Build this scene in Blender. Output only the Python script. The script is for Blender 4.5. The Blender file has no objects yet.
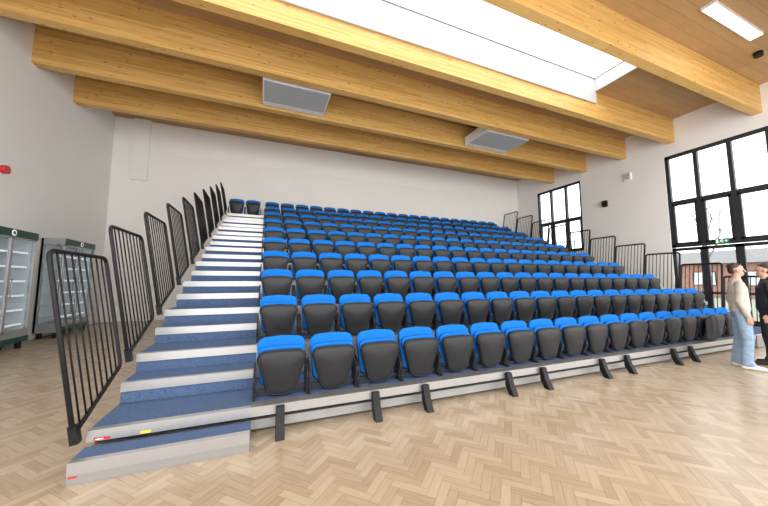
import bpy, bmesh, math, random
from mathutils import Vector, Matrix
random.seed(7)
scene=bpy.context.scene
COL=scene.collection
# ---------------------------------------------------------------- materials
def new_mat(name):
    m=bpy.data.materials.new(name); m.use_nodes=True
    nt=m.node_tree; b=nt.nodes['Principled BSDF']
    return m,nt,b
def simple(name,col,rough=.5,metal=0.,noise=0.,nscale=20.,bump=0.,spec=.5,stretch=(1,1,1),bd=.01):
    m,nt,b=new_mat(name)
    b.inputs['Base Color'].default_value=(*col,1); b.inputs['Roughness'].default_value=rough
    b.inputs['Metallic'].default_value=metal; b.inputs['Specular IOR Level'].default_value=spec
    if noise or bump:
        tc=nt.nodes.new('ShaderNodeTexCoord'); mp=nt.nodes.new('ShaderNodeMapping')
        mp.inputs['Scale'].default_value=stretch
        n=nt.nodes.new('ShaderNodeTexNoise'); n.inputs['Scale'].default_value=nscale; n.inputs['Detail'].default_value=4
        nt.links.new(tc.outputs['Object'],mp.inputs[0]); nt.links.new(mp.outputs[0],n.inputs['Vector'])
        if noise:
            r=nt.nodes.new('ShaderNodeValToRGB')
            r.color_ramp.elements[0].position=.3; r.color_ramp.elements[1].position=.7
            r.color_ramp.elements[0].color=(*[c*(1-noise) for c in col],1)
            r.color_ramp.elements[1].color=(*[min(1,c*(1+noise)) for c in col],1)
            nt.links.new(n.outputs['Fac'],r.inputs[0]); nt.links.new(r.outputs[0],b.inputs['Base Color'])
        if bump:
            bp=nt.nodes.new('ShaderNodeBump'); bp.inputs['Strength'].default_value=bump; bp.inputs['Distance'].default_value=bd
            nt.links.new(n.outputs['Fac'],bp.inputs['Height']); nt.links.new(bp.outputs[0],b.inputs['Normal'])
    return m
def emis(name,col,s):
    m,nt,b=new_mat(name); b.inputs['Base Color'].default_value=(*col,1)
    b.inputs['Emission Color'].default_value=(*col,1); b.inputs['Emission Strength'].default_value=s
    return m
M={}
M['wall']=simple('painted_wall',(.85,.835,.815),.8,noise=.012,nscale=1.2)
M['wallL']=simple('painted_wall_left',(.83,.825,.815),.8,noise=.012,nscale=1.2)
M['white']=simple('white_paint',(.85,.85,.85),.6)
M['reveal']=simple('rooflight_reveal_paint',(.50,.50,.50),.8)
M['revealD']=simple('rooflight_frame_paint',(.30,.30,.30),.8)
M['black']=simple('black_powdercoat',(.006,.006,.007),.5,spec=.3)
M['shell']=simple('black_plastic_shell',(.014,.0145,.017),.42,noise=.1,nscale=60,bump=.05,spec=.35)
M['blue']=simple('blue_upholstery',(.003,.14,.50),.8,noise=.12,nscale=150,bump=.15,spec=.2)
M['carpet']=simple('blue_grey_carpet',(.075,.118,.215),.95,noise=.3,nscale=90,bump=.3,spec=.1)
M['alu']=simple('brushed_aluminium',(.44,.44,.44),.35,metal=.75)
M['aluR']=simple('aluminium_riser',(.36,.36,.365),.42,metal=.7)
M['aluD']=simple('weathered_aluminium',(.36,.36,.355),.45,metal=.5,noise=.05,nscale=6)
M['frame']=simple('anthracite_frame',(.014,.016,.019),.5)
M['grille']=simple('grey_grille',(.46,.47,.49),.6)
M['darkgreen']=simple('dark_green_panel',(.008,.07,.055),.4)
M['silver']=simple('silver_grey_panel',(.48,.50,.52),.25,metal=.5)
M['palegrey']=simple('pale_metal_panel',(.38,.40,.42),.25,metal=.5)
M['red']=simple('red_plastic',(.6,.02,.02),.4)
M['yellow']=simple('yellow_label',(.8,.6,.03),.5)
M['green']=simple('green_sign',(.0,.25,.09),.5)
M['signw']=emis('white_sign',(1,1,1),.3)
M['led']=emis('led_panel',(1,.99,.96),9)
M['sky']=emis('rooflight_diffuser',(1,1,1),3.8)
M['fridgeglow']=emis('fridge_interior_glow',(.45,.48,.50),.22)  # liner panels emit, so the lit fridge inside is put into the material
M['shelfglow']=emis('shelf_edge_glow',(.95,.98,1),.5)  # front shelf edges given emission to make the shelves look lit
M['shelf']=simple('wire_shelf',(.55,.58,.60),.4)
M['skin']=simple('skin',(.50,.29,.20),.55)
M['hair']=simple('dark_brown_hair',(.030,.018,.012),.6,noise=.4,nscale=60,bump=.6)
M['sweater']=simple('light_grey_sweater',(.46,.42,.37),.9,noise=.08,nscale=9,bump=.8,bd=.03,stretch=(1,1,2))
M['jeans']=simple('light_blue_denim',(.24,.34,.47),.85,noise=.15,nscale=12,bump=.7,bd=.03,stretch=(1,1,1.6))
M['jacket']=simple('black_jacket',(.010,.010,.013),.6,noise=.2,nscale=10,bump=.8,bd=.03)
M['trouser']=simple('black_trousers',(.015,.015,.018),.8,noise=.2,nscale=10,bump=.6,bd=.02)
M['shoe']=simple('white_trainer',(.75,.75,.73),.5)
M['fabric']=simple('black_coat_fabric',(.008,.008,.010),.7,noise=.2,nscale=12,bump=.7,bd=.03)
M['grass']=simple('outside_ground',(.20,.22,.16),.9,noise=.2,nscale=2)
M['bark']=simple('bark',(.24,.22,.21),.9)
M['roof']=simple('roof_tile',(.16,.15,.15),.8)
m,nt,b=new_mat('window_glass'); nt.nodes.remove(b)
out=nt.nodes['Material Output']; tr=nt.nodes.new('ShaderNodeBsdfTransparent'); gl=nt.nodes.new('ShaderNodeBsdfGlossy')
gl.inputs['Roughness'].default_value=.02; tr.inputs[0].default_value=(.93,.96,.97,1)
mx=nt.nodes.new('ShaderNodeMixShader'); mx.inputs[0].default_value=.06
nt.links.new(tr.outputs[0],mx.inputs[1]); nt.links.new(gl.outputs[0],mx.inputs[2]); nt.links.new(mx.outputs[0],out.inputs[0])
M['glass']=m
m,nt,b=new_mat('brickwork'); tc=nt.nodes.new('ShaderNodeTexCoord')
bt=nt.nodes.new('ShaderNodeTexBrick'); bt.inputs['Scale'].default_value=2.2
bt.inputs['Color1'].default_value=(.30,.125,.08,1); bt.inputs['Color2'].default_value=(.25,.10,.065,1); bt.inputs['Mortar'].default_value=(.32,.27,.24,1)
sx=nt.nodes.new('ShaderNodeSeparateXYZ'); cx=nt.nodes.new('ShaderNodeCombineXYZ')
nt.links.new(tc.outputs['Object'],sx.inputs[0]); nt.links.new(sx.outputs['Y'],cx.inputs['X']); nt.links.new(sx.outputs['Z'],cx.inputs['Y'])
nt.links.new(cx.outputs[0],bt.inputs['Vector']); nt.links.new(bt.outputs[0],b.inputs['Base Color']); b.inputs['Roughness'].default_value=.9
M['brick']=m
def wood(name,c1,c2,c3,lam=.045,seam_axis='Z',rough=.5,joint=.5,line=0.):
    m,nt,b=new_mat(name); L=nt.links
    tc=nt.nodes.new('ShaderNodeTexCoord'); sep=nt.nodes.new('ShaderNodeSeparateXYZ'); L.new(tc.outputs['Object'],sep.inputs[0])
    dv=nt.nodes.new('ShaderNodeMath'); dv.operation='DIVIDE'; dv.inputs[1].default_value=lam; L.new(sep.outputs[seam_axis],dv.inputs[0])
    fl=nt.nodes.new('ShaderNodeMath'); fl.operation='FLOOR'; L.new(dv.outputs[0],fl.inputs[0])
    wn0=nt.nodes.new('ShaderNodeTexWhiteNoise'); wn0.noise_dimensions='1D'; L.new(fl.outputs[0],wn0.inputs['W'])
    ax=nt.nodes.new('ShaderNodeMath'); ax.operation='MULTIPLY_ADD'; ax.inputs[1].default_value=.5; L.new(sep.outputs['X'],ax.inputs[0])
    off=nt.nodes.new('ShaderNodeMath'); off.operation='MULTIPLY'; off.inputs[1].default_value=7.; L.new(wn0.outputs['Value'],off.inputs[0])
    L.new(off.outputs[0],ax.inputs[2])
    fx=nt.nodes.new('ShaderNodeMath'); fx.operation='FLOOR'; L.new(ax.outputs[0],fx.inputs[0])
    cb=nt.nodes.new('ShaderNodeCombineXYZ'); L.new(fx.outputs[0],cb.inputs[0]); L.new(fl.outputs[0],cb.inputs[1])
    wn=nt.nodes.new('ShaderNodeTexWhiteNoise'); wn.noise_dimensions='3D'; L.new(cb.outputs[0],wn.inputs['Vector'])
    mp=nt.nodes.new('ShaderNodeMapping'); mp.inputs['Scale'].default_value=(.8,14,14); L.new(tc.outputs['Object'],mp.inputs[0])
    n=nt.nodes.new('ShaderNodeTexNoise'); n.inputs['Scale'].default_value=2.5; n.inputs['Detail'].default_value=6; L.new(mp.outputs[0],n.inputs['Vector'])
    mp2=nt.nodes.new('ShaderNodeMapping'); mp2.inputs['Scale'].default_value=(2.2,6,6); L.new(tc.outputs['Object'],mp2.inputs[0])
    vo=nt.nodes.new('ShaderNodeTexVoronoi'); vo.inputs['Scale'].default_value=1.4; L.new(mp2.outputs[0],vo.inputs['Vector'])
    kr=nt.nodes.new('ShaderNodeValToRGB'); kr.color_ramp.elements[0].position=.07; kr.color_ramp.elements[0].color=(.30,.18,.11,1)
    kr.color_ramp.elements[1].position=.15; kr.color_ramp.elements[1].color=(1,1,1,1); L.new(vo.outputs['Distance'],kr.inputs[0])
    ad=nt.nodes.new('ShaderNodeMath'); ad.operation='MULTIPLY_ADD'; ad.inputs[1].default_value=.35; L.new(wn.outputs['Value'],ad.inputs[0])
    nm=nt.nodes.new('ShaderNodeMath'); nm.operation='MULTIPLY'; nm.inputs[1].default_value=.65; L.new(n.outputs['Fac'],nm.inputs[0]); L.new(nm.outputs[0],ad.inputs[2])
    r=nt.nodes.new('ShaderNodeValToRGB'); e=r.color_ramp.elements; e[0].position=.2; e[0].color=(*c1,1); e[1].position=.8; e[1].color=(*c3,1)
    k=e.new(.5); k.color=(*c2,1); L.new(ad.outputs[0],r.inputs[0])
    mix=nt.nodes.new('ShaderNodeMix'); mix.data_type='RGBA'; mix.blend_type='MULTIPLY'; mix.inputs[0].default_value=joint
    L.new(r.outputs[0],mix.inputs[6]); L.new(kr.outputs[0],mix.inputs[7]); last=mix.outputs[2]
    if line:
        fr=nt.nodes.new('ShaderNodeMath'); fr.operation='FRACT'; L.new(dv.outputs[0],fr.inputs[0])
        gt=nt.nodes.new('ShaderNodeMath'); gt.operation='LESS_THAN'; gt.inputs[1].default_value=.05; L.new(fr.outputs[0],gt.inputs[0])
        ml=nt.nodes.new('ShaderNodeMath'); ml.operation='MULTIPLY'; ml.inputs[1].default_value=line; L.new(gt.outputs[0],ml.inputs[0])
        m2=nt.nodes.new('ShaderNodeMix'); m2.data_type='RGBA'; m2.inputs[7].default_value=(.10,.05,.02,1); L.new(ml.outputs[0],m2.inputs[0]); L.new(last,m2.inputs[6]); last=m2.outputs[2]
    L.new(last,b.inputs['Base Color'])
    b.inputs['Roughness'].default_value=rough
    return m
M['beam']=wood('glulam_spruce',(.50,.27,.07),(.64,.375,.11),(.77,.49,.18),joint=.9)
M['deckwood']=wood('timber_ceiling_boards',(.36,.215,.095),(.42,.255,.115),(.48,.30,.14),lam=.24,seam_axis='Y',joint=.25,line=.4)
# herringbone floor
m,nt,b=new_mat('oak_herringbone'); L=nt.links
uv=nt.nodes.new('ShaderNodeUVMap'); uv.uv_map='UVMap'
at=nt.nodes.new('ShaderNodeAttribute'); at.attribute_name='tone'
mp=nt.nodes.new('ShaderNodeMapping'); mp.inputs['Scale'].default_value=(3,30,1); L.new(uv.outputs[0],mp.inputs[0])
n=nt.nodes.new('ShaderNodeTexNoise'); n.inputs['Scale'].default_value=1.6; n.inputs['Detail'].default_value=5; L.new(mp.outputs[0],n.inputs['Vector'])
sm=nt.nodes.new('ShaderNodeMath'); sm.operation='MULTIPLY_ADD'; sm.inputs[1].default_value=.44; L.new(at.outputs['Fac'],sm.inputs[0])
hn=nt.nodes.new('ShaderNodeMath'); hn.operation='MULTIPLY'; hn.inputs[1].default_value=.6; L.new(n.outputs['Fac'],hn.inputs[0]); L.new(hn.outputs[0],sm.inputs[2])
r=nt.nodes.new('ShaderNodeValToRGB'); e=r.color_ramp.elements; e[0].position=.15; e[0].color=(.31,.235,.155,1); e[1].position=.85; e[1].color=(.47,.385,.28,1)
k=e.new(.5); k.color=(.405,.32,.222,1)
L.new(sm.outputs[0],r.inputs[0])
L.new(r.outputs[0],b.inputs['Base Color'])
b.inputs['Roughness'].default_value=.25
M['floor']=m
M['joint']=simple('floor_joint',(.16,.115,.075),.7)
# ---------------------------------------------------------------- mesh helpers
class MB:
    def __init__(s): s.bm=bmesh.new(); s.mats=[]
    def mi(s,m):
        if m not in s.mats: s.mats.append(m)
        return s.mats.index(m)
    def box(s,x0,x1,y0,y1,z0,z1,m,mat=None):
        i=s.mi(m); vs=[s.bm.verts.new((x,y,z)) for x in(x0,x1) for y in(y0,y1) for z in(z0,z1)]
        if mat is not None:
            for v in vs: v.co=mat@v.co
        for f in((0,1,3,2),(4,6,7,5),(0,4,5,1),(2,3,7,6),(0,2,6,4),(1,5,7,3)):
            fc=s.bm.faces.new([vs[k] for k in f]); fc.material_index=i
        return vs
    def prism(s,pts,a0,a1,axis,m):
        i=s.mi(m)
        def P(p,a): return {'X':(a,p[0],p[1]),'Y':(p[0],a,p[1]),'Z':(p[0],p[1],a)}[axis]
        A=[s.bm.verts.new(P(p,a0)) for p in pts]; B=[s.bm.verts.new(P(p,a1)) for p in pts]
        fs=[s.bm.faces.new(A),s.bm.faces.new(B[::-1])]
        for k in range(len(pts)):
            fs.append(s.bm.faces.new((A[k],B[k],B[(k+1)%len(pts)],A[(k+1)%len(pts)])))
        for f in fs: f.material_index=i
    def tube(s,path,r,m,closed=False,N=Vector((1,0,0)),seg=8):
        i=s.mi(m); path=[Vector(p) for p in path]; n=len(path); rings=[]
        for k,p in enumerate(path):
            a=path[(k-1)%n] if (closed or k>0) else p
            c=path[(k+1)%n] if (closed or k<n-1) else p
            t=(c-a).normalized(); sd=N.cross(t)
            if sd.length<1e-4: sd=Vector((0,1,0)).cross(t)
            sd.normalize(); nn=t.cross(sd)
            rings.append([s.bm.verts.new(p+r*(math.cos(q)*sd+math.sin(q)*nn)) for q in [2*math.pi*j/seg for j in range(seg)]])
        for k in range(n if closed else n-1):
            A=rings[k];B=rings[(k+1)%n]
            for j in range(seg):
                f=s.bm.faces.new((A[j],B[j],B[(j+1)%seg],A[(j+1)%seg])); f.material_index=i; f.smooth=True
        if not closed:
            for R in(rings[0],rings[-1]):
                f=s.bm.faces.new(R); f.material_index=i
    def mesh(s,name,bevel=0):
        bmesh.ops.recalc_face_normals(s.bm,faces=s.bm.faces)
        if bevel:
            bmesh.ops.bevel(s.bm,geom=list(s.bm.edges),offset=bevel,segments=2,affect='EDGES',profile=.5,clamp_overlap=True)
        me=bpy.data.meshes.new(name); s.bm.to_mesh(me); s.bm.free()
        for m in s.mats: me.materials.append(M[m])
        return me
def obj(name,data,parent=None,loc=(0,0,0),rot=(0,0,0),label=None,cat=None,group=None,kind=None):
    o=bpy.data.objects.new(name,data); COL.objects.link(o); o.location=loc; o.rotation_euler=rot
    if parent: o.parent=parent
    if label:o['label']=label
    if cat:o['category']=cat
    if group:o['group']=group
    if kind:o['kind']=kind
    return o
# ---------------------------------------------------------------- constants
D=.92; H=.39; Y0=3.17; Z0=.27; NR=10
XL,XR,YB,YF=-5.32,14.2,13.6,-1.5
CZ=7.55; BZ=6.65
# ---------------------------------------------------------------- floor
def build_floor():
    W=.066; n=4; bm=bmesh.new(); uvl=bm.loops.layers.uv.new('UVMap'); tl=bm.faces.layers.float.new('tone')
    c=math.cos(math.radians(45)); s=c; g=.0012
    x0,x1,y0,y1=XL,XR,YF,YB
    def addq(ax,ay,w,h,horiz):
        cx,cy=(ax+w/2)*W,(ay+h/2)*W
        X=c*cx-s*cy; Y=s*cx+c*cy
        if not(x0+.0<X<x1 and y0<Y<y1): return
        if Y>4.6 and -1.0<X<11.7: return   # hidden beneath the tiers
        pts=[(ax*W+g,ay*W+g),((ax+w)*W-g,ay*W+g),((ax+w)*W-g,(ay+h)*W-g),(ax*W+g,(ay+h)*W-g)]
        vs=[bm.verts.new((min(max(c*p[0]-s*p[1],x0),x1),min(max(s*p[0]+c*p[1],y0),y1),0)) for p in pts]
        f=bm.faces.new(vs); f[tl]=random.random(); ox,oy=random.random()*50,random.random()*50
        uvs=[(0,0),(w*W,0),(w*W,h*W),(0,h*W)]
        for l,u in zip(f.loops,uvs):
            l[uvl].uv=(u[0]+ox,u[1]+oy) if horiz else (u[1]+ox,u[0]+oy)
    R=int(24/W)+10
    for k in range(-R,R):
        for mm in range(-80,80):
            yy=k+2*n*mm
            if abs(yy)*W>24: continue
            addq(k,yy,n,1,True); addq(k+n,yy+1-n,1,n,False)
    me=bpy.data.meshes.new('floor')
    vs=[bm.verts.new((x,y,z)) for x in(x0,x1) for y in(y0,y1) for z in(-.2,-.0012)]
    for f in((0,1,3,2),(4,6,7,5),(0,4,5,1),(2,3,7,6),(0,2,6,4),(1,5,7,3)):
        fc=bm.faces.new([vs[k] for k in f]); fc.material_index=1
    bmesh.ops.recalc_face_normals(bm,faces=[f for f in bm.faces if f.material_index==1])
    for f in bm.faces:
        if f.material_index==0 and f.normal.z<0: f.normal_flip()
    bm.to_mesh(me); bm.free(); me.materials.append(M['floor']); me.materials.append(M['joint'])
    return obj('floor',me,kind='structure')
build_floor()
# ---------------------------------------------------------------- walls
def wall(name,boxes,mat='wall'):
    b=MB()
    for q in boxes: b.box(*q,mat)
    return obj(name,b.mesh(name),kind='structure')
wall('wall_back',[(XL-.2,XR+.3,YB,YB+.2,-.2,CZ+.3)])
wall('wall_left',[(XL-.2,XL,YF,YB,-.2,CZ+.3)],'wallL')
T=.3
wall('wall_right',[(XR,XR+T,12.2,YB,-.2,CZ+.3),(XR,XR+T,9.7,12.2,-.2,2.9),(XR,XR+T,9.7,12.2,6.35,CZ+.3),
 (XR,XR+T,6.4,9.7,-.2,CZ+.3),(XR,XR+T,2.15,6.4,6.2,CZ+.3),(XR,XR+T,2.15,6.4,-.2,0),(XR,XR+T,YF,2.15,-.2,CZ+.3)])
SX0,SX1,SY0,SY1=-3.2,9.75,4.35,6.0
b=MB()
b.box(XL-.2,XR+.3,YF,SY0,CZ,CZ+.25,'deckwood'); b.box(XL-.2,XR+.3,SY1,YB+.2,CZ,CZ+.25,'deckwood')
b.box(XL-.2,SX0,SY0,SY1,CZ,CZ+.25,'deckwood'); b.box(SX1,XR+.3,SY0,SY1,CZ,CZ+.25,'deckwood')
obj('ceiling',b.mesh('ceiling'),kind='structure')
b=MB(); t=.04
zt=CZ+.42
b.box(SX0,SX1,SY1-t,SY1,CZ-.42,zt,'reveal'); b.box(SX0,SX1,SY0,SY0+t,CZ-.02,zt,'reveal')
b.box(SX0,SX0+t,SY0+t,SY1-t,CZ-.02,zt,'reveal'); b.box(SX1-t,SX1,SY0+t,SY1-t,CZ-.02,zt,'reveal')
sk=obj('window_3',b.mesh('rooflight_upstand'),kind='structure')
b=MB(); b.box(SX0,SX1,SY0,SY1,zt,zt+.04,'sky'); obj('glass',b.mesh('rooflight_glazing'),sk)
b=MB()
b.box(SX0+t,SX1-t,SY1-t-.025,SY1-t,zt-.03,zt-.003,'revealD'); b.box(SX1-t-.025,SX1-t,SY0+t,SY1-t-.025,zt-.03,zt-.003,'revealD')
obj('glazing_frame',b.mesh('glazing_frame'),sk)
for yb in (11.15,9.45,7.75,6.12,3.98,1.6):
    b=MB(); b.box(XL,XR,yb-.11,yb+.11,BZ,CZ,'beam')
    obj('roof_beam',b.mesh('roof_beam'),label='glued laminated spruce roof beam below the timber ceiling',cat='beam',group='roof beams')
b=MB(); b.box(-4.72,-4.2,YB-.12,YB,5.2,CZ,'wall'); obj('trim_1',b.mesh('trim_1'),kind='structure')
b=MB(); b.box(-3.6,13.2,YB-.02,YB,6.35,6.4,'wall'); obj('trim_2',b.mesh('trim_2'),kind='structure')
b=MB(); b.box(XL,XR,YB-.02,YB,0,.12,'white'); obj('baseboard_back',b.mesh('bb'),kind='structure')
b=MB(); b.box(XL,XL+.02,YF,YB-.02,0,.12,'white'); obj('baseboard_left',b.mesh('bb'),kind='structure')
# ---------------------------------------------------------------- windows
def glazed(name,y0,y1,z0,z1,ys,zs,fw=.07,extra=None,ew=.05):
    b=MB(); xa,xb=XR+.04,XR+.16
    b.box(xa,xb,y0,y0+fw,z0,z1,'frame'); b.box(xa,xb,y1-fw,y1,z0,z1,'frame')
    b.box(xa,xb,y0,y1,z1-fw,z1,'frame'); b.box(xa,xb,y0,y1,z0,z0+fw,'frame')
    for y in ys: b.box(xa-.01,xb,y-fw/2,y+fw/2,z0,z1,'frame')
    for z in zs: b.box(xa-.005,xb,y0,y1,z-fw/2,z+fw/2,'frame')
    if extra:
        for (a,c,d,e) in extra:
            b.box(xa+.02,xb-.01,a,a+ew,d,e,'frame'); b.box(xa+.02,xb-.01,c-ew,c,d,e,'frame')
            b.box(xa+.02,xb-.01,a,c,d,d+ew,'frame'); b.box(xa+.02,xb-.01,a,c,e-ew,e,'frame')
    w=obj(name,b.mesh(name),kind='structure')
    g=MB(); g.box(XR+.10,XR+.11,y0+.02,y1-.02,z0+.02,z1-.02,'glass'); obj('glass',g.mesh('glass'),w)
    return w
glazed('window_1',9.7,12.2,2.9,6.35,(10.53,11.37),(4.55,),.10,[(10.57,11.33,2.98,4.5),(11.41,12.12,2.98,4.5),(9.8,10.5,2.98,4.5)],.07)
ysc=(2.98,3.83,4.68,5.53)
glazed('window_2',2.15,6.4,2.68,6.2,ysc,(4.37,),.11,[(a+.05,a+.8,2.77,4.34) for a in (2.98,3.83,4.68,5.53)],.09)
for i,(a,c) in enumerate(((5.53,6.4),(4.68,5.53),(3.83,4.68),(2.98,3.83),(2.15,2.98))):
    b=MB(); xa,xb=XR+.05,XR+.13; fw=.10
    b.box(xa,xb,a,a+fw,0,2.66,'frame'); b.box(xa,xb,c-fw,c,0,2.66,'frame'); b.box(xa,xb,a,c,2.55,2.66,'frame'); b.box(xa,xb,a,c,0,.2,'frame')
    b.box(xa-.01,xb,a,c,1.0,1.08,'frame')
    d=obj('door_%d'%(i+1),b.mesh('door'),kind='structure')
    g=MB(); g.box(xa+.03,xa+.04,a+fw,c-fw,.2,2.55,'glass'); obj('glass',g.mesh('glass'),d)
    g=MB(); g.tube([(xa-.06,a+.14,.9),(xa-.06,a+.14,1.35)],.015,'alu'); g.box(xa-.06,xa+.01,a+.13,a+.15,.93,.95,'alu'); g.box(xa-.06,xa+.01,a+.13,a+.15,1.3,1.32,'alu')
    obj('handle',g.mesh('handle'),d)
K=.72
b=MB(); b.box(0,.05,-.22*K,.22*K,-.12*K,.12*K,'green')
s=obj('exit_sign',b.mesh('exit_sign'),loc=(XR-.02,5.05,2.78),label='green emergency exit sign with white running figure above doors',cat='sign')
b=MB()
X0=-.012
def bar(p,q,w):
    p=Vector(p)*K;q=Vector(q)*K;w=w*K;d=(q-p).normalized();nn=Vector((-d.y,d.x))*w/2
    b.prism([tuple(p+nn),tuple(q+nn),tuple(q-nn),tuple(p-nn)],X0,0,'X','signw')
bar((-.035,.08),(-.005,.08),.03)
bar((-.02,.06),(.01,-.01),.035); bar((.01,-.01),(-.04,-.04),.02); bar((-.04,-.04),(-.04,-.09),.02); bar((.01,-.01),(.05,-.05),.02); bar((.05,-.05),(.08,-.05),.018)
bar((-.01,.045),(-.07,.02),.014); bar((-.01,.045),(.05,.03),.014)
bar((-.10,0),(-.18,0),.02); bar((-.14,.04),(-.185,-.002),.018); bar((-.14,-.04),(-.185,.002),.018)
bar((.145,-.09),(.145,.09),.07)
obj('pictogram',b.mesh('pictogram'),s)
b=MB(); b.box(-.12,0,-.09,.09,-.14,.14,'black'); b.box(-.2,-.1,-.06,.06,-.08,.08,'black')
obj('wall_spotlight',b.mesh('wl',.01),loc=(XR,8.6,4.9),label='small black wall-mounted floodlight on the white wall',cat='light')
b=MB(); b.box(-.1,0,-.12,.12,-.16,.16,'white'); b.box(-.105,-.1,-.09,.09,-.12,.12,'grille')
obj('wall_speaker',b.mesh('ws'),loc=(XR,7.63,5.83),label='small white wall speaker between the windows',cat='speaker')
b=MB()
b.tube([(0,0,0),(.05,0,0),(.08,0,0)],.09,'red',N=Vector((0,0,1)),seg=20)
obj('fire_alarm_bell',b.mesh('bell'),loc=(XL,8.9,3.85),label='round red fire alarm sounder on the white wall',cat='alarm')
# ---------------------------------------------------------------- ceiling units
def unit(x0,x1,lab):
    y0,y1=8.02,9.28; zb=6.70; e=obj('ceiling_unit',None,loc=((x0+x1)/2,(y0+y1)/2,zb),label=lab,cat='air conditioner',group='ceiling units')
    w=(x1-x0)/2; d=(y1-y0)/2
    b=MB(); b.box(-w,w,-d,d,.0,.34,'white'); obj('casing',b.mesh('casing',.012),e)
    b=MB(); b.box(-w+.04,w-.04,-d+.03,d-.26,-.012,0,'grille'); obj('grille',b.mesh('grille'),e)
    for sx in(-w+.1,w-.1):
        b=MB(); b.tube([(sx,0,.34),(sx,0,CZ-zb)],.012,'alu',N=Vector((1,0,0))); obj('hanger_rod',b.mesh('rod'),e)
unit(-.2,1.6,'flat white ceiling unit with grey underside hung between beams')
unit(7.1,9.1,'flat white ceiling unit with grey underside hung between beams')
e=obj('ceiling_light',None,loc=(10.05,3.0,CZ),label='linear white LED light fixed to the timber ceiling',cat='light')
b=MB(); b.box(-1.15,1.15,-.12,.12,-.07,0,'white'); obj('housing',b.mesh('housing'),e)
b=MB(); b.box(-1.1,1.1,-.09,.09,-.08,-.07,'led'); obj('diffuser',b.mesh('diffuser'),e)
b=MB(); b.tube([(0,0,0),(0,0,-.12)],.09,'black',N=Vector((1,0,0)),seg=16)
obj('ceiling_sensor',b.mesh('sensor'),loc=(12.1,3.25,CZ),label='small black round sensor on the timber ceiling',cat='sensor')
# ---------------------------------------------------------------- seating platforms
RX0,RX1=-1.25,11.95
for n in range(NR):
    y=Y0+D*n; z=Z0+H*n; xr=9.95 if n==0 else RX1
    y2=y+D if n<NR-1 else y+D+.25
    e=obj('seating_platform',None,loc=(0,y,0),label='tiered platform with blue carpeted deck and aluminium front edge',cat='platform',group='seating tiers')
    b=MB(); b.box(RX0,xr,.04,y2-y+.0,z-.04,z,'carpet'); obj('deck',b.mesh('deck'),e)
    b=MB()
    b.box(RX0,xr,0,.06,z-.085,z+.002,'alu')
    b.box(-.06,min(xr,10.86),.06,.14,z-.02,z+.002,'alu')
    obj('nosing',b.mesh('nosing'),e)
    b=MB(); zl=max(.04,z-H)
    if n==0:
        b.box(RX0,xr,.09,.14,.035,.12,'aluD'); b.box(RX0,xr,.15,.16,.03,z-.04,'black')  # black sheet stands in for the shaded gap behind the lower rail
    else:
        b.box(RX0,-.05,.02,.05,zl,z-.085,'carpet'); b.box(-.05,10.86,.02,.05,zl,z-.085,'aluR'); b.box(10.86,xr,.02,.05,zl,z-.085,'carpet')
    obj('riser',b.mesh('riser'),e)
    for xx in(RX0+.04,xr-.04):
        b=MB(); b.box(xx-.03,xx+.03,.17,.23,0,z-.04,'black'); b.box(xx-.03,xx+.03,.17,y2-y,0,.06,'black'); obj('support_frame',b.mesh('sf'),e)
def step(x0,x1,y,z,d,lab,h=.17,metal=False):
    e=obj('aisle_step',None,loc=((x0+x1)/2,y,z),label=lab,cat='step',group='aisle steps')
    w=(x1-x0)/2
    b=MB(); b.box(-w,w,.035,d,-.03,0,'carpet'); obj('tread',b.mesh('tread'),e)
    b=MB(); b.box(-w,w,0,.05,-.085,.002,'alu')
    obj('nosing',b.mesh('nosing'),e)
    b=MB(); hm=h if metal else .085
    b.box(-w,w,.006 if metal else .012,d,-hm,-.03,'aluR')
    if not metal: b.box(-w,w,.016,d,-h,-hm,'carpet')
    obj('riser',b.mesh('riser'),e)
    return e
step(-1.25,-.065,2.93,.155,.235,'low floor-level aluminium step with blue carpet tread',.154,True)
step(10.0,11.95,Y0,Z0,D-.02,'aluminium edged platform step with blue carpet tread',.26,True)
for n in range(NR-1):
    step(-1.245,-.065,Y0+D*n+.56,Z0+H*n+.195,D-.56,'aluminium edged step with blue carpet tread in the aisle',.194)
    if n>0: step(10.87,11.9,Y0+D*n+.56,Z0+H*n+.195,D-.56,'aluminium edged step with blue carpet tread in the aisle',.194)
b=MB(); b.box(-1.2,-1.10,Y0-.006,Y0-.001,Z0-.078,Z0-.058,'red'); b.box(-1.19,-1.14,Y0-.007,Y0-.006,Z0-.071,Z0-.065,'signw')
obj('warning_label',b.mesh('wl'),label='small red and white sticker on the step edge',cat='label')
b=MB(); b.box(-.90,-.83,Y0-.006,Y0-.001,Z0-.078,Z0-.058,'yellow')
obj('warning_label',b.mesh('wl'),label='small yellow sticker on the step edge',cat='label')
b=MB(); b.box(-1.24,-1.19,2.930,2.936,.05,.06,'red')
obj('maker_plate',b.mesh('mp'),label='tiny red plate on the lowest step',cat='label')
b=MB(); b.prism([(-.12,0),(-.03,0),(.03,.10),(.03,.262),(-.012,.262),(-.05,.13)],-.04,.04,'X','black')
fm=b.mesh('foot',.004)
for x in (.19,1.16,1.77,3.0,3.62,4.85,5.45,6.75,7.3):
    obj('stabiliser_foot',fm,loc=(x,Y0-.034,0),label='black metal stabiliser foot under the front seating rail',cat='foot',group='stabiliser feet')
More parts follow.
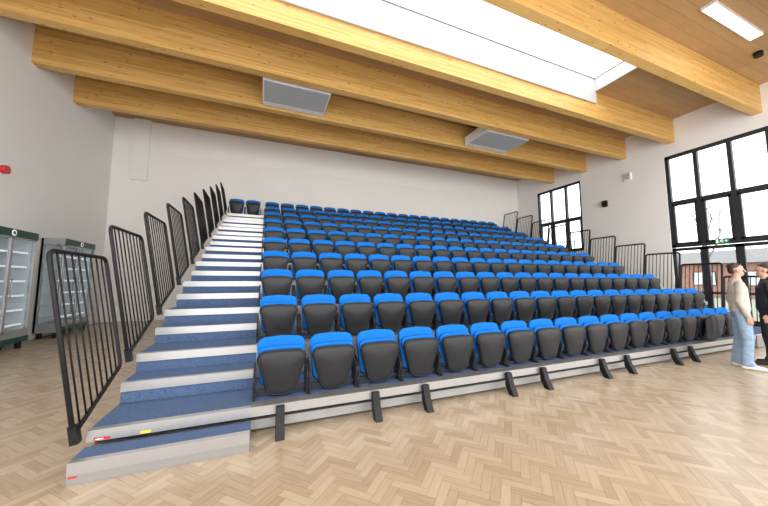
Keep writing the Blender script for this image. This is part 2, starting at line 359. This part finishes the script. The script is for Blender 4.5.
# ---------------------------------------------------------------- chair
def pad(b,outline,yf,yb,m,tilt=0,bul=.03):
    i=b.mi(m); prof=[(1.0,0.5,0),(.985,.85,0),(.94,1,.2),(.75,1,.6),(.45,1,.88),(.2,1,1.)]
    n=len(outline); zc=sum(p[1] for p in outline)/n; ym=(yf+yb)/2
    def ring(s,y): return [b.bm.verts.new((p[0]*s,y+tilt*((p[1]-zc)*s),zc+(p[1]-zc)*s)) for p in outline]
    F=[];B=[]
    for (s,e,q) in prof:
        F.append(ring(s,ym+(yf-ym)*e*1.0-bul*q))
        if s<1: B.append(ring(s,ym+(yb-ym)*e))
    mid=F[0]
    def skin(R0,R1):
        for j in range(n):
            f=b.bm.faces.new((R0[j],R1[j],R1[(j+1)%n],R0[(j+1)%n])); f.material_index=i; f.smooth=True
    for k in range(len(F)-1): skin(F[k],F[k+1])
    f=b.bm.faces.new(F[-1]); f.material_index=i; f.smooth=True
    skin(mid,B[0])
    for k in range(len(B)-1): skin(B[k],B[k+1])
    f=b.bm.faces.new(B[-1]); f.material_index=i
def outl(wt,wb,z0,z1,ct,cb,k=5,arch=0.):
    pts=[]
    def arc(cx,cz,r,a0,a1):
        for j in range(k+1):
            a=math.radians(a0+(a1-a0)*j/k); pts.append((cx+r*math.cos(a),cz+r*math.sin(a)))
    arc(wt/2-ct,z1-ct,ct,0,90)
    if arch: pts.append((0,z1+arch))
    arc(-wt/2+ct,z1-ct,ct,90,180); arc(-wb/2+cb,z0+cb,cb,180,270)
    arc(wb/2-cb,z0+cb,cb,270,360)
    return pts
o_=outl(.485,.335,.012,.472,.08,.13,arch=.008); zc_=sum(p[1] for p in o_)/len(o_)
b=MB(); pad(b,o_,.0,.055,'shell',tilt=-.10,bul=.035)
b.tube([(p[0]*.93,-.012-.10*((p[1]-zc_)*.93)+.004,zc_+(p[1]-zc_)*.93) for p in o_],.006,'shell',closed=True,N=Vector((0,1,0)),seg=6)
me_shell=b.mesh('seat_shell')
b=MB(); pad(b,outl(.475,.33,.05,.496,.075,.11,arch=.008),.060,.105,'blue',tilt=-.06,bul=.0); me_cush=b.mesh('seat_cushion')
b=MB(); pad(b,outl(.49,.42,.10,.585,.09,.08,arch=.012),.120,.165,'blue',tilt=.06,bul=.006); me_back=b.mesh('backrest')
b=MB(); pad(b,outl(.48,.42,.08,.565,.085,.08,arch=.006),.164,.19,'shell',tilt=.06,bul=0); me_bshell=b.mesh('back_shell')
b=MB()
for sx in(-.2575,.2575):
    b.prism([(-.02,.002),(.20,.002),(.19,.05),(.22,.30),(.16,.33),(.06,.27),(.0,.22),(.0,.17),(.05,.05)],sx-.010,sx+.010,'X','shell')
b.box(-.25,.25,.10,.16,.03,.07,'shell')
me_st=b.mesh('side_bracket',.003)
GAP=.54
tmpl=obj('auditorium_seat',None)
parts=[('seat_shell',me_shell),('seat_cushion',me_cush),('backrest',me_back),('back_shell',me_bshell),('side_bracket',me_st)]
po=[obj(nm,me,tmpl) for nm,me in parts]
tmpl['category']='chair'; tmpl['group']='folded auditorium seats'
places=[]
for n in range(NR):
    cnt=18 if n==0 else 20
    for i in range(cnt): places.append((.205+GAP*i,n,i,cnt))
places+= [(-.98,9,-1,0),(-.44,9,-1,0)]
first=True
for (x,n,i,cnt) in places:
    if first: e=tmpl; first=False
    else:
        e=tmpl.copy(); COL.objects.link(e)
        for p in po:
            q=p.copy(); q.parent=e; COL.objects.link(q)
    e.location=(x,Y0+D*n+.15,Z0+H*n+.003)
    if i==0: lab='folded seat, black shell, blue upholstery, beside the carpeted aisle'
    elif n==0: lab='folded seat, black shell, blue upholstery, in the front row'
    elif n==NR-1: lab='folded seat, black shell, blue upholstery, in the top row'
    else: lab='folded seat, black shell, blue upholstery, in a middle tier'
    e['label']=lab
# ---------------------------------------------------------------- railings
def railing(xb,side,n,grp,dy=0,dz=0,ht=1.42,tk=1.):
    y=Y0-.07+D*n+dy; zb=Z0+H*n+dz
    e=obj('guard_rail',None,loc=(xb,y,zb),rot=(0,math.radians(10)*side,0),label='black tubular steel guard rail leaning outward from tier end',cat='railing',group=grp)
    w=.912; r=.07; x=0
    z0n,z0f=.0,.30
    if side==1: z0n,z0f=.05,.25
    P=[]
    def arc(cy,cz,a0,a1,rr=r):
        for j in range(5):
            a=math.radians(a0+(a1-a0)*j/4); P.append((x,cy+rr*math.cos(a),cz+rr*math.sin(a)))
    arc(w-r,ht-r,0,90); arc(r,ht-r,90,180); P.append((x,0,z0n+.06)); P.append((x,.03,z0n+.02)); P.append((x,w-.03,z0f)); P.append((x,w,z0f+.05))
    tf=.018 if side==-1 else .021
    b=MB(); b.tube(P,tf*tk,'black',closed=True); obj('rail_frame',b.mesh('rail_frame'),e)
    k=8
    for j in range(k):
        yy=w*(j+1)/(k+1); zz=z0n+(z0f-z0n)*yy/w+.02
        b=MB(); b.tube([(0,yy,zz),(0,yy,ht-.01)],.0075*tk,'black',N=Vector((0,1,0)),seg=6); obj('baluster',b.mesh('baluster'),e)
    b=MB(); b.box(-.025,.025,-.03,.03,-.06,.08,'black'); obj('post_socket',b.mesh('socket'),e,loc=(0,.02,0))
for n in range(NR): railing(-1.30,-1,n,'aisle guard rails',ht=1.44-.042*n)
for n in range(0,NR): railing(12.0,1,n,'far guard rails',.38,-.10,tk=1.3)
e=obj('window_guard_rail',None,loc=(13.7,9.8,0),label='low black guard rail in front of the small window',cat='railing')
b=MB(); b.tube([(0,0,0),(0,0,3.35),(0,2.5,3.35),(0,2.5,0)],.03,'black'); b.tube([(0,0,2.4),(0,2.5,2.4)],.025,'black')
for k in range(1,16): b.tube([(0,k*2.5/16,2.4),(0,k*2.5/16,3.35)],.012,'black',N=Vector((0,1,0)),seg=6)
obj('rail_frame',b.mesh('rail_frame'),e)
# ---------------------------------------------------------------- fridges
def fridge(y0,y1,h,lab,body):
    xw=XL+.03; dpt=.46; e=obj('display_fridge',None,loc=(xw,(y0+y1)/2,0),label=lab,cat='fridge',group='display fridges')
    w=(y1-y0)/2; zk=.38; hh=.16
    b=MB(); b.box(0,.04,-w,w,.16,h,body); b.box(0,dpt,-w,w,h-hh,h,body); b.box(0,dpt,-w,w,.14,zk,body)
    for sy in(-w,w-.04):
        b.box(0,.07,sy,sy+.04,zk,h-hh,body); b.box(dpt-.06,dpt-.03,sy,sy+.04,zk,h-hh,body)
    b.box(.07,dpt-.06,w-.035,w-.02,zk,h-hh,'fridgeglow')
    obj('cabinet',b.mesh('cabinet'),e)
    b=MB(); b.box(.07,dpt-.06,-w+.015,-w+.023,zk,h-hh,'glass'); obj('side_glass',b.mesh('side_glass'),e)
    b=MB(); b.box(.04,.05,-w+.05,w-.05,zk,h-hh,'fridgeglow'); obj('interior_back',b.mesh('ib'),e)
    b=MB(); b.box(dpt,dpt+.02,-w,w,h-hh,h,'darkgreen'); obj('header_panel',b.mesh('hp'),e)
    b=MB(); b.tube([(dpt+.02,0,h-hh/2),(dpt+.024,0,h-hh/2)],.065,'signw',N=Vector((0,0,1)),seg=20); b.tube([(dpt+.024,0,h-hh/2),(dpt+.027,0,h-hh/2)],.04,'darkgreen',N=Vector((0,0,1)),seg=5)
    obj('header_emblem',b.mesh('he'),e)
    b=MB(); b.box(dpt,dpt+.02,-w,w,.14,.26,'darkgreen'); obj('kick_panel',b.mesh('kp'),e)
    for k in range(6):
        zz=.50+k*(h-hh-.50)/6
        b=MB(); b.box(.05,dpt-.10,-w+.06,w-.06,zz,zz+.02,'shelf'); b.box(dpt-.11,dpt-.09,-w+.06,w-.06,zz-.01,zz+.03,'shelfglow'); obj('shelf',b.mesh('shelf'),e)
    nd=2
    for k in range(nd):
        a=-w+.02+k*(2*w-.04)/nd; c=a+(2*w-.04)/nd-.01
        b=MB()
        for q in((a,a+.028,zk,h-hh),(c-.028,c,zk,h-hh),(a,c,zk,zk+.04),(a,c,h-hh-.03,h-hh)): b.box(dpt-.03,dpt+.015,q[0],q[1],q[2],q[3],'silver')
        d=obj('door',b.mesh('fdoor'),e)
        b=MB(); b.box(dpt-.01,dpt-.004,a+.028,c-.028,zk+.04,h-hh-.03,'glass'); obj('glass',b.mesh('fglass'),d)
        b=MB(); hy=c-.06 if k==0 else a+.06; b.tube([(dpt+.03,hy,1.1),(dpt+.03,hy,1.5)],.010,'silver'); obj('handle',b.mesh('fh'),d)
    for sy in(-w+.1,w-.1):
        for sx in(.08,dpt-.08):
            b=MB(); b.tube([(sx,sy,0),(sx,sy,.145)],.05,'black',N=Vector((1,0,0)),seg=12); obj('caster',b.mesh('caster'),e)
fridge(7.8,9.25,2.52,'tall glass display fridge, green header and base, empty lit shelves','silver')
fridge(10.3,11.75,2.55,'tall grey glass display fridge with green header near wall corner','palegrey')
# ---------------------------------------------------------------- people
def blob(name,segs,mat,parent,voxel=.012,smooth=4,extra=None):
    bm=bmesh.new()
    def ell(c,r):
        if not hasattr(r,'__len__'): r=(r,r,r)
        bmesh.ops.create_icosphere(bm,subdivisions=2,radius=1.,matrix=Matrix.Translation(c)@Matrix.Diagonal((*r,1)))
    for (p,r,q,s) in segs:
        p=Vector(p);q=Vector(q)
        R=Vector(r) if hasattr(r,'__len__') else Vector((r,r,r)); S=Vector(s) if hasattr(s,'__len__') else Vector((s,s,s))
        dist=(q-p).length; k=max(2,int(dist/(min(min(R),min(S))*.35))+1)
        for j in range(k+1):
            t=j/k; ell(p.lerp(q,t),R.lerp(S,t))
    me=bpy.data.meshes.new(name); bm.to_mesh(me); bm.free()
    o=bpy.data.objects.new(name,me); COL.objects.link(o)
    md=o.modifiers.new('r','REMESH'); md.mode='VOXEL'; md.voxel_size=voxel; md.use_smooth_shade=True
    if smooth:
        s=o.modifiers.new('s','SMOOTH'); s.iterations=smooth; s.factor=.5
    dg=bpy.context.evaluated_depsgraph_get(); dg.update()
    nm=bpy.data.meshes.new_from_object(o.evaluated_get(dg)); nm.name=name; nm.materials.clear(); nm.materials.append(M[mat])
    for f in nm.polygons: f.use_smooth=True
    bpy.data.objects.remove(o); bpy.data.meshes.remove(me)
    return obj(name,nm,parent)
def person(loc,yaw,label,top,bottom,style):
    e=obj('person',None,loc=loc,rot=(0,0,yaw),label=label,cat='person')
    hz=1.62
    if style==1:
        arms={1:((.17,-.01,1.385),(.20,-.05,1.12),(.185,.03,.875)),-1:((-.17,-.01,1.385),(-.20,-.05,1.12),(-.185,.03,.875))}
        legs={1:((.085,0,.90),(.095,.03,.49),(.10,-.01,.09)),-1:((-.085,0,.90),(-.10,.0,.49),(-.12,-.06,.09))}
    else:
        arms={1:((.18,-.01,1.385),(.215,-.05,1.12),(.19,.02,.875)),-1:((-.18,-.01,1.385),(-.215,-.05,1.12),(-.19,.02,.875))}
        legs={1:((.085,0,.90),(.095,.02,.49),(.10,-.03,.09)),-1:((-.085,0,.90),(-.095,.01,.49),(-.11,.02,.09))}
    S=[]
    S+=[((0,0,.95),(.145,.10,.1),(0,0,1.12),(.125,.09,.1)),((0,0,1.12),(.125,.09,.1),(0,0,1.33),(.15,.10,.1)),((0,-.01,1.36),(.135,.085,.07),(0,-.01,1.41),(.09,.07,.06)),
        ((0,-.015,1.42),.06,(0,.005,1.55),.053)]
    for s in(1,-1):
        sh,el,wr=arms[s]
        S+=[((0,0,1.37),.055,sh,.05),(sh,.048,el,.040),(el,.039,wr,.027)]
        wv=Vector(wr); d=(wv-Vector(el)).normalized(); d=(d+Vector((0,0,-.5))).normalized(); pc=wv+d*.05
        S+=[(wv,(.018,.028,.028),pc,(.017,.034,.034)),(pc,(.016,.034,.034),pc+d*.03,(.015,.034,.03))]
        lat=Vector((0,-d.z,d.y)).normalized()
        inw=Vector((-s,0,0))
        for f,(o_,ln) in enumerate(((.030,.062),(.011,.072),(-.009,.066),(-.028,.052))):
            a=pc+d*.04+lat*o_; m_=a+d*ln*.5+inw*.006; t_=m_+(d+inw*.7).normalized()*ln*.5
            S+=[(a,.0105,m_,.0095),(m_,.0095,t_,.008)]
        th=wv+d*.02+lat*.025; S+=[(th,.013,th+(d*.8+lat*.6).normalized()*.04,.011),(th+(d*.8+lat*.6).normalized()*.04,.011,th+(d*1.2+lat*.5).normalized()*.07,.009)]
        hp,kn,an=legs[s]
        S+=[(hp,.08,kn,.052),(kn,.052,(kn[0],kn[1]-.01,kn[2]-.12),.052),((kn[0],kn[1]-.01,kn[2]-.12),.052,an,.034),(an,.032,(an[0]*1.05,an[1]+.12,.04),.026)]
    S+=[((0,-.01,hz+.04),(.072,.085,.085),(0,.01,hz+.035),(.071,.083,.088)),((0,.03,hz-.03),(.054,.058,.06),(0,.045,hz-.06),(.036,.042,.036)),
        ((0,.062,hz-.075),(.022,.022,.018),(0,.066,hz-.075),(.02,.02,.016)),
        ((0,.094,hz+.018),(.009,.010,.012),(0,.112,hz-.016),(.012,.011,.010)),((-.012,.092,hz-.045),(.013,.010,.0065),(.012,.092,hz-.045),(.013,.010,.0065)),
        ((-.025,.080,hz+.032),(.022,.012,.008),(.025,.080,hz+.032),(.022,.012,.008))]
    for s in(1,-1):
        S+=[((s*.074,-.002,hz+.02),(.008,.017,.024),(s*.073,.0,hz-.005),(.007,.012,.016))]
    body=blob('body',S,'skin',e,voxel=.0075,smooth=2)
    for s in(1,-1):
        b=MB(); bmesh.ops.create_uvsphere(b.bm,u_segments=10,v_segments=8,radius=.008); b.mi('hair'); o=obj('eye',b.mesh('eye'),e,loc=(s*.029,.078,hz+.010))
        b=MB(); b.box(-.012,.012,-.004,.001,-.0025,.0015,'hair'); obj('eyebrow',b.mesh('eyebrow'),e,loc=(s*.028,.089,hz+.036),rot=(0,0,-s*.4))
    HS=[((0,-.025,hz+.068),(.076,.080,.066),(0,-.015,hz+.078),(.074,.076,.060)),((0,-.05,hz+.02),(.068,.048,.06),(0,-.05,hz-.02),(.056,.036,.035)),
        ((-.03,.035,hz+.108),(.034,.028,.018),(.03,.035,hz+.108),(.034,.028,.018))]
    rn=random.Random(3)
    for k in range(60):
        a=rn.uniform(0,6.28); q=rn.uniform(.1,1); rr=math.sqrt(max(0,1-q*q)); yy=-.02+.078*math.sin(a)*rr
        if yy>.01 and q<.7: continue
        p=Vector((.071*math.cos(a)*rr,yy,hz+.07+.062*q)); HS.append((p,.012,p+Vector((rn.uniform(-.008,.008),rn.uniform(-.008,.008),.006)),.009))
    blob('hair',HS,'hair',e,voxel=.008,smooth=1)
    L=[((0,0,.90),(.155,.115,.06),(0,0,1.0),(.148,.110,.05))]
    for s in(1,-1):
        hp,kn,an=legs[s]
        L+=[((hp[0],hp[1],hp[2]),(.086,.10,.09),kn,(.070,.076,.08)),(kn,(.070,.076,.08),(an[0],an[1],.14),(.066,.075,.05)),((an[0],an[1]+.01,.13),(.070,.082,.04),(an[0],an[1]+.015,.075),(.068,.086,.03))]
    blob('trousers',L,bottom,e,voxel=.011,smooth=3)
    g=.92 if style==1 else 1.0
    J=[((0,0,.94),(.175*g,.13*g,.03),(0,0,.98),(.185*g,.14*g,.04)),((0,0,.98),(.185*g,.14*g,.05),(0,0,1.12),(.176*g,.132*g,.1)),((0,0,1.12),(.176*g,.132*g,.1),(0,0,1.31),(.185*g,.125*g,.09)),((0,-.005,1.34),(.165*g,.105,.075),(0,-.008,1.425),(.10,.08,.045)),((0,-.01,1.43),(.076,.072,.03),(0,-.006,1.475),(.066,.066,.02))]
    for s in(1,-1):
        sh,el,wr=arms[s]; wv=Vector(el).lerp(Vector(wr),.95); ev=Vector(el)
        J+=[((s*.04,0,1.40),.065,sh,.062*g),(sh,.062*g,el,.058*g),(el,.057*g,wv,.044*g)]
        for t in(.6,.85): pp=ev.lerp(wv,t); J.append((pp,.053*g,pp+Vector((0,0,.004)),.051*g))
    if style==2:
        J.append(((0,-.045,1.45),(.115,.075,.045),(0,-.06,1.50),(.095,.055,.04)))
    blob('sweater' if style==1 else 'jacket',J,top,e,voxel=.011,smooth=3)
    for s in(1,-1):
        hp,kn,an=legs[s]
        sg=[((an[0],an[1]-.02,.045),(.044,.052,.042),(an[0]*1.03,an[1]+.09,.045),(.048,.05,.042)),((an[0]*1.03,an[1]+.09,.04),(.049,.05,.038),(an[0]*1.06,an[1]+.18,.034),(.044,.04,.031)),((an[0],an[1]-.01,.07),(.046,.055,.035),(an[0],an[1]+.03,.085),(.044,.055,.025))]
        blob('shoe',sg,'shoe' if style==1 else 'trouser',e,voxel=.009,smooth=2)
def yaw_for(dx,dy): return math.atan2(-dx,dy)
person((7.50,2.54,0),yaw_for(.55,-.83),'person in light grey sweater, pale blue jeans and white trainers','sweater','jeans',1)
person((8.24,2.45,0),yaw_for(-.4,.9),'person in black jacket and black trousers standing','jacket','trouser',2)
# black coat hung over a front-row seat
e=obj('coat',None,loc=(8.31,Y0,Z0),label='black coat draped over a seat at the front row end',cat='coat')
blob('coat_body',[((-.03,.045,.08),(.24,.035,.08),(.02,.045,.36),(.26,.038,.13)),((-.06,.04,.26),(.10,.05,.18),(-.05,.04,.36),(.09,.05,.14)),((.12,.035,.18),(.08,.045,.14),(.12,.035,.36),(.09,.045,.12))],'fabric',e,voxel=.014,smooth=3)
# ---------------------------------------------------------------- outside
b=MB(); b.box(XR+.3,70,-30,60,-.3,-.05,'grass'); obj('ground_outside',b.mesh('ground'),kind='structure')
b=MB(); b.box(0,7,0,20,-.05,3.0,'brick')
for k in range(6): b.box(-.03,.02,1+k*3.1,2.6+k*3.1,1.,2.3,'frame'); b.box(-.05,-.02,1.08+k*3.1,2.52+k*3.1,1.08,2.22,'shelf')
b.prism([(-.4,3.0),(7.4,3.0),(3.5,4.4)],-.3,20.3,'Y','roof')
obj('brick_building',b.mesh('bldg'),loc=(38,10,-.0),label='low brick building with pitched roof outside the windows',cat='building')
def tree(loc,h,seed):
    rn=random.Random(seed); b=MB()
    def br(p,d,l,r,k):
        q=p+d*l; mid=p+d*l*.5+Vector((rn.uniform(-1,1),rn.uniform(-1,1),0))*l*.05
        b.tube([p,mid,q],r,'bark',seg=5)
        if k==0: return
        for _ in range(3):
            nd=(d+Vector((rn.uniform(-.7,.7),rn.uniform(-.7,.7),rn.uniform(-.1,.5)))).normalized()
            br(p+d*l*rn.uniform(.6,1),nd,l*rn.uniform(.55,.78),r*.52,k-1)
    br(Vector((0,0,-.05)),Vector((0,0,1)),h*.33,h*.010,5)
    obj('bare_tree',b.mesh('tree'),loc=loc,label='leafless tree standing outside the windows',cat='tree',group='outside trees')
tree((29,11.2,0),11,1); tree((28,24,0),11,2)
# ---------------------------------------------------------------- lights
w=bpy.data.worlds.new('World'); scene.world=w; w.use_nodes=True
bg=w.node_tree.nodes['Background']; bg.inputs[0].default_value=(1,.99,.98,1); bg.inputs[1].default_value=4.2
cd=bpy.data.cameras.new('Camera'); cd.lens=300/768*36; cd.sensor_width=36; cd.sensor_fit='HORIZONTAL'; cd.clip_start=.05; cd.clip_end=300
co=bpy.data.objects.new('Camera',cd); COL.objects.link(co); co.location=(0,0,1.45); co.rotation_euler=(math.radians(95.3),0,math.radians(-21.8))
scene.camera=co
scene.view_settings.view_transform='Standard'
